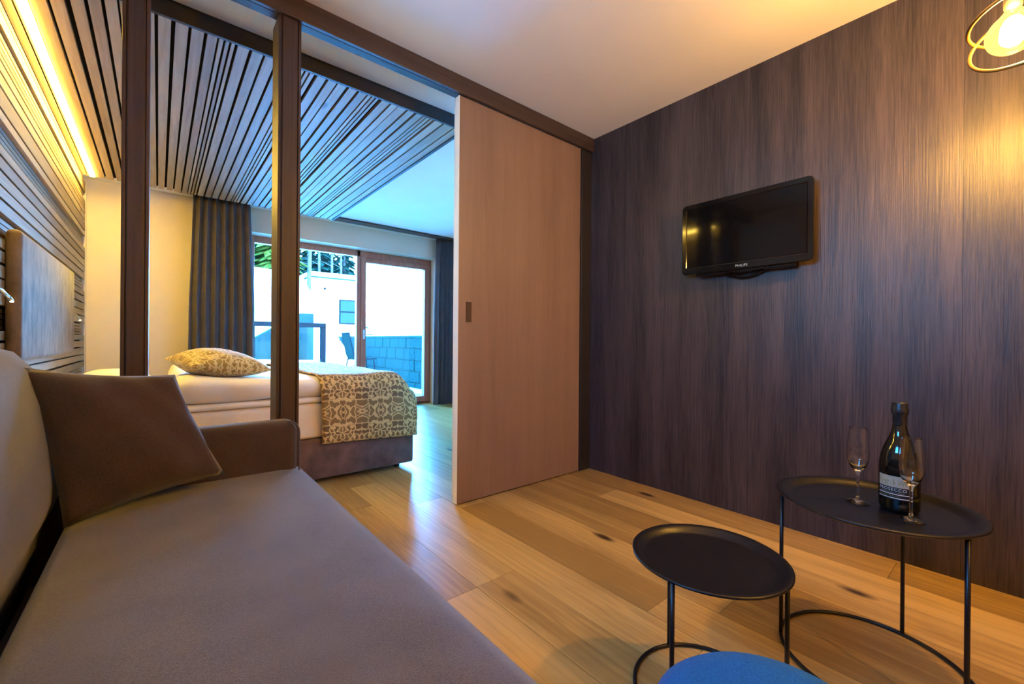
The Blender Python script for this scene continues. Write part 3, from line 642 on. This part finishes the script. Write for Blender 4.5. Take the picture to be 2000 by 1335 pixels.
# ================================================================== PENDANT LAMPS
def ring_pts(c, r, nrm, n=64):
    nrm = Vector(nrm).normalized(); a = nrm.orthogonal().normalized(); b = nrm.cross(a)
    return [Vector(c)+(a*math.cos(2*PI*i/n)+b*math.sin(2*PI*i/n))*r for i in range(n)]
def pendant(c, label, core='bulb_core'):
    c = Vector(c); t = thing('pendant_lamp', label, 'pendant lamp', (c.x, c.y, c.z-.17), 'brass ring pendant lamps')
    obj('ring', tube(ring_pts(c+Vector((-.001, -.035, -.015)), .130, (-.85, .195, .49)), .0050, 10, True), 'brass', t, True)
    obj('ring', tube(ring_pts(c+Vector((-.012, -.035, .039)), .130, (.132, .078, .988)), .0050, 10, True), 'brass', t, True)
    gl = [(0, -.060)]+[(.060*math.cos(a), .060*math.sin(a)) for a in [-PI/2+PI*i/18 for i in range(1, 15)]]+[(.026, .060), (.018, .072), (.015, .085)]
    bulb = obj('bulb', lathe(gl, c, 36), 'bulb_glass', t, True)
    obj('filament', lathe([(0, -.036), (.016, -.034), (.026, -.022), (.028, 0), (.026, .026), (.018, .038), (0, .040)], c, 24), core, bulb, True)
    obj('socket', lathe([(0, .080), (.020, .080), (.021, .13), (.016, .142), (0, .142)], c, 24), 'silver', t, True)
    obj('cord', tube([(c.x, c.y, c.z+.14), (c.x, c.y, ZC-.02)], .003, 8), 'black_metal', t)
    obj('ceiling_rose', lathe([(0, 0), (.05, 0), (.05, .022), (0, .024)], (c.x, c.y, ZC-.0245), 28), 'brass', t, True)
pendant((2.01, .028, 1.957), 'brass ring pendant lamp with glowing globe bulb near the dark wall')
pendant((1.15, -1.25, 1.957), 'unseen brass ring pendant lamp added behind the viewer for warm fill', 'bulb_core_fill')  # out of view, added to bring warm fill light into the sitting room

# ================================================================== BLUE POUF
pf = bmesh.new()
pp_ = [(.0, .0), (.17, .0), (.20, .02), (.213, .10), (.218, .22), (.214, .30), (.203, .338), (.18, .358), (.14, .368), (.07, .373), (0, .374)]
pouf = obj('pouf', lathe(pp_, (.80, .255, .0), 48), 'blue_felt', smooth=True); tag(pouf, 'bright blue upholstered pouf at the bottom edge beside the tray tables', 'pouf')

# ================================================================== OUTSIDE
def hgt(xv, yv):
    def ss(a, b, t): t = max(0, min(1, (t-a)/(b-a))); return t*t*(3-2*t)
    base = -.10+(.30*ss(8.2, 9.2, yv)+.35*ss(9.2, 10.2, yv))*(1-ss(3.3, 4.3, xv))
    left = 1-ss(3.2, 5.2, xv)
    h = base+left*min(2.5+.06*max(0, yv-14), .74*max(0, yv-10.7))+.05*math.sin(1.7*xv+.8*yv)*math.sin(1.1*yv-.6*xv)*ss(9, 11, yv)
    h += .09*max(0, yv-22)
    return h
bm = bmesh.new(); gx = [-14+38*i/70 for i in range(71)]; gy = [6.36+.22*i for i in range(50)]+[17.5+1.2*i for i in range(30)]
V = [[bm.verts.new((a, b, hgt(a, b))) for a in gx] for b in gy]
for A, B in zip(V, V[1:]):
    for i in range(70): bm.faces.new((A[i], A[i+1], B[i+1], B[i]))
g_ = obj('ground', bm, 'snow', smooth=True, origin=(0, 6.36, 0)); struct(g_, 'snow covered ground rising to a slope outside the window', 'ground')
# terrace boards in front of the window
dk = thing('terrace_deck', 'grey wooden terrace deck just outside the window', 'deck', (2.2, 7.2, -.06))
dm = shared_box('deck_board'); dm.materials.append(MT['deck'])
for i in range(12): place_box(dm, 'board', (.3, 6.37+.14*i, -.06), (4.28, 6.37+.14*i+.134, -.025), dk)
# block wall along the right of the terrace
bw = thing('block_wall', 'low wall of rough grey stone blocks along the terrace', 'wall', (4.75, 10.2, -.2))
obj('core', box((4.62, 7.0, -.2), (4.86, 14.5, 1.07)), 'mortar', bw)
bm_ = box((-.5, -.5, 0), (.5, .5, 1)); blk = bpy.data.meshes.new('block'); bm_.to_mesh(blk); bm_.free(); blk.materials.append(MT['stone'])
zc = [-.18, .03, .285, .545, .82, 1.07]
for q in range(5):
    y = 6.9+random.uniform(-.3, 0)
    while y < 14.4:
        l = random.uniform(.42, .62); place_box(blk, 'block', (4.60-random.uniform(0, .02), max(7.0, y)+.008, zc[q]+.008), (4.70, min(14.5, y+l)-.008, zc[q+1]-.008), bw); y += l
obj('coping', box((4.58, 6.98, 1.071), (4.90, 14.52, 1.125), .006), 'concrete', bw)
# white building
bd = thing('white_building', 'white rendered flat roofed building with snow on its roof', 'building', (5.7, 20, -.2))
obj('walls', box((4.60, 18, -.2), (6.75, 22, 3.48)), 'render', bd)
obj('roof_edge', box((4.57, 17.96, 3.481), (6.78, 22.04, 3.53)), 'concrete', bd)
obj('roof_snow', box((4.52, 17.92, 3.531), (6.83, 22.08, 3.72), .085, 4), 'snow', bd, True)
wn = obj('window', box((5.70, 17.965, 1.66), (6.55, 17.999, 2.68)), 'dark_frame', bd)
obj('pane', box((5.75, 17.955, 2.20), (6.50, 17.964, 2.63)), 'dark_glass', wn); obj('pane', box((5.75, 17.955, 1.71), (6.50, 17.964, 2.14)), 'dark_glass', wn)
obj('vent', box((5.10, 17.95, 3.03), (5.18, 17.999, 3.11)), 'dark_frame', bd)
# retaining wall with sloped top
rw = extrude_poly([(.2, -.2), (2.72, -.2), (2.72, 1.60), (2.45, 1.60), (1.345, .90), (.2, .35)], 'Y', 10.35, 10.65)
tag(obj('retaining_wall', rw, 'concrete'), 'grey concrete retaining wall with sloping top below the snow bank', 'wall')
# railing
rl = thing('railing', 'dark framed glass railing panel on the terrace edge', 'railing', (2.2, 10, .5))
for xx in (1.40, 2.77): obj('post', box((xx, 9.95, .40), (xx+.105, 10.05, 1.37), .004), 'dark_frame', rl)
obj('handrail', box((1.40, 9.94, 1.275), (2.875, 10.06, 1.3745), .006), 'dark_frame', rl)
obj('pane', box((1.51, 9.995, .50), (2.765, 10.005, 1.274)), 'pane', rl)
# rocks on the slope
def rock(c, s, seed, label):
    b = bmesh.new(); bmesh.ops.create_icosphere(b, subdivisions=2, radius=1); r = random.Random(seed)
    for v in b.verts:
        k = r.uniform(.72, 1.12); v.co = Vector((c[0]+v.co.x*s[0]*k, c[1]+v.co.y*s[1]*k, c[2]+v.co.z*s[2]*k))
    tag(obj('rock', b, 'rock'), label, 'rock', 'rocks on the snow slope')
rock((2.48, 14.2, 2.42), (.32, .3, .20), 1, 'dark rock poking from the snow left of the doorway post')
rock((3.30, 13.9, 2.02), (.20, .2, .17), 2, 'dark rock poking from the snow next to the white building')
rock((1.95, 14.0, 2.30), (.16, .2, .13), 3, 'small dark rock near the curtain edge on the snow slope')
# terrace chair seen from its side
ch = thing('terrace_chair', 'dark terrace chair with slanted sling back beside the window mullion', 'chair', (3.25, 9.0, .16))
for yy in (8.78, 9.22):
    obj('side_frame', tube([(2.985, yy, 1.15), (3.085, yy, .70), (3.13, yy, .60), (3.55, yy, .62)], .014, 8), 'dark_frame', ch, True)
    obj('leg', tube([(3.12, yy, .62), (3.02, yy, hgt(3.02, yy)+.002)], .013, 8), 'dark_frame', ch, True)
    obj('leg', tube([(3.50, yy, .62), (3.56, yy, hgt(3.56, yy)+.002)], .013, 8), 'dark_frame', ch, True)
obj('crossbar', tube([(2.985, 8.78, 1.15), (2.985, 9.22, 1.15)], .014, 8), 'dark_frame', ch, True)
sl = bmesh.new(); pr_ = [(2.988, 1.14), (3.085, .70), (3.14, .60), (3.54, .615)]
A = [sl.verts.new((a, 8.79, b)) for a, b in pr_]; B = [sl.verts.new((a, 9.21, b)) for a, b in pr_]
for i in range(3): sl.faces.new((A[i], A[i+1], B[i+1], B[i]))
o = obj('sling', sl, 'sling', ch); md = o.modifiers.new('s', 'SOLIDIFY'); md.thickness = .006
# conifers: whorls of drooping branches around a trunk
def conifer_mesh(seed, h, r, mat):
    b = bmesh.new(); rn = random.Random(seed); wh = 24
    for t in range(wh):
        q = t/wh; z0 = h*(.08+.90*q); rr = r*(1-q)**.85+.08; n = max(5, int(11*(1-q)+4))
        for j in range(n):
            a = 2*PI*(j+rn.uniform(-.35, .35))/n+t*.7; l = rr*rn.uniform(.75, 1.15); w = l*.20+.03; dr = l*rn.uniform(.25, .5); zz = z0+rn.uniform(-.08, .08)
            ca, sa = math.cos(a), math.sin(a)
            P = lambda d, k, dz: b.verts.new((ca*d-sa*k, sa*d+ca*k, zz+dz))
            p0 = P(.02, 0, .10*l); p1 = P(l*.55, w, -dr*.45); p2 = P(l, 0, -dr); p3 = P(l*.55, -w, -dr*.45); p4 = P(l*.5, 0, -dr*.18)
            for f in ((p0, p1, p4), (p1, p2, p4), (p2, p3, p4), (p3, p0, p4)): b.faces.new(f)
    me = bpy.data.meshes.new('foliage'); b.to_mesh(me); b.free(); me.materials.append(MT[mat]); return me
def trunk_mesh(h, r0=.13):
    b = tube([(0, 0, -.4), (0, 0, h*.5), (0, 0, h*.99)], [r0, r0*.7, .02], 8); me = bpy.data.meshes.new('trunk'); b.to_mesh(me); b.free(); me.materials.append(MT['bark']); return me
fm = [conifer_mesh(s, 9, 1.6, 'needles') for s in range(3)]; tmh = trunk_mesh(9); fl_ = conifer_mesh(9, 6.5, 1.1, 'needles_sun_tint'); tml = trunk_mesh(6.5)
def tree(xv, yv, me, tr, label, s=1.0, rz=0):
    t = thing('conifer', label, 'tree', (xv, yv, hgt(xv, yv)), 'conifers behind the snow slope'); t.scale = (s, s, s); t.rotation_euler = (0, 0, rz)
    for nm, m in (('foliage', me), ('trunk', tr)):
        o = bpy.data.objects.new(nm, m); COL.objects.link(o); o.parent = t
tree(3.05, 16.2, fl_, tml, 'conifer with sunlight painted into its yellow green needles at the top of the snow slope', .9)
tree(2.05, 17.2, fm[0], tmh, 'dark conifer on the slope beside the curtain', .6)
for i, (xv, yv, lb) in enumerate([(3.9, 22.6, 'dark conifer behind the yellow green one on the slope'), (5.2, 24.6, 'dark conifer just left of the white building'), (6.9, 25.2, 'dark conifer over the middle of the snowy roof'), (8.35, 25.5, 'dark conifer over the right part of the snowy roof'), (9.5, 28.6, 'dark conifer beside the window mullion'), (7.95, 27.6, 'dark conifer between two bare trunks over the snowy roof'), (9.3, 31.0, 'dark conifer behind the one beside the window mullion')]):
    tree(xv, yv, fm[i % 3], tmh, lb, 1.0+.1*random.random(), i*1.3)
row = [(2.2+1.25*i, 28.5+.5*(i % 2)) for i in range(5)]+[(2.8+1.35*i, 31.8) for i in range(5)]
for i, (xv, yv) in enumerate(row): tree(xv, yv, fm[i % 3], tmh, 'dark conifer deep in the forest behind the white building', 1.05+.25*random.random(), i*2.1)
for i, (xv, yv, lb) in enumerate([(4.42, 17.6, 'slender bare pale trunk left of the white building'), (7.05, 23.6, 'slender bare pale trunk over the middle of the snowy roof'), (7.65, 24.0, 'slender bare pale trunk over the right part of the snowy roof'), (6.35, 23.4, 'slender bare pale trunk over the left part of the snowy roof')]):
    b = tube([(xv, yv, hgt(xv, yv)-.3), (xv+.05, yv, hgt(xv, yv)+4), (xv, yv, hgt(xv, yv)+9)], [.09, .07, .03], 8)
    for k in range(10):
        zz = hgt(xv, yv)+2.5+.6*k; a = k*2.4; tube([(xv, yv, zz), (xv+.7*math.cos(a), yv+.7*math.sin(a), zz+.25)], [.02, .006], 5, bm=b)
    tag(obj('bare_tree', b, 'bark', origin=(xv, yv, hgt(xv, yv))), lb, 'tree', 'bare trees in front of the forest')
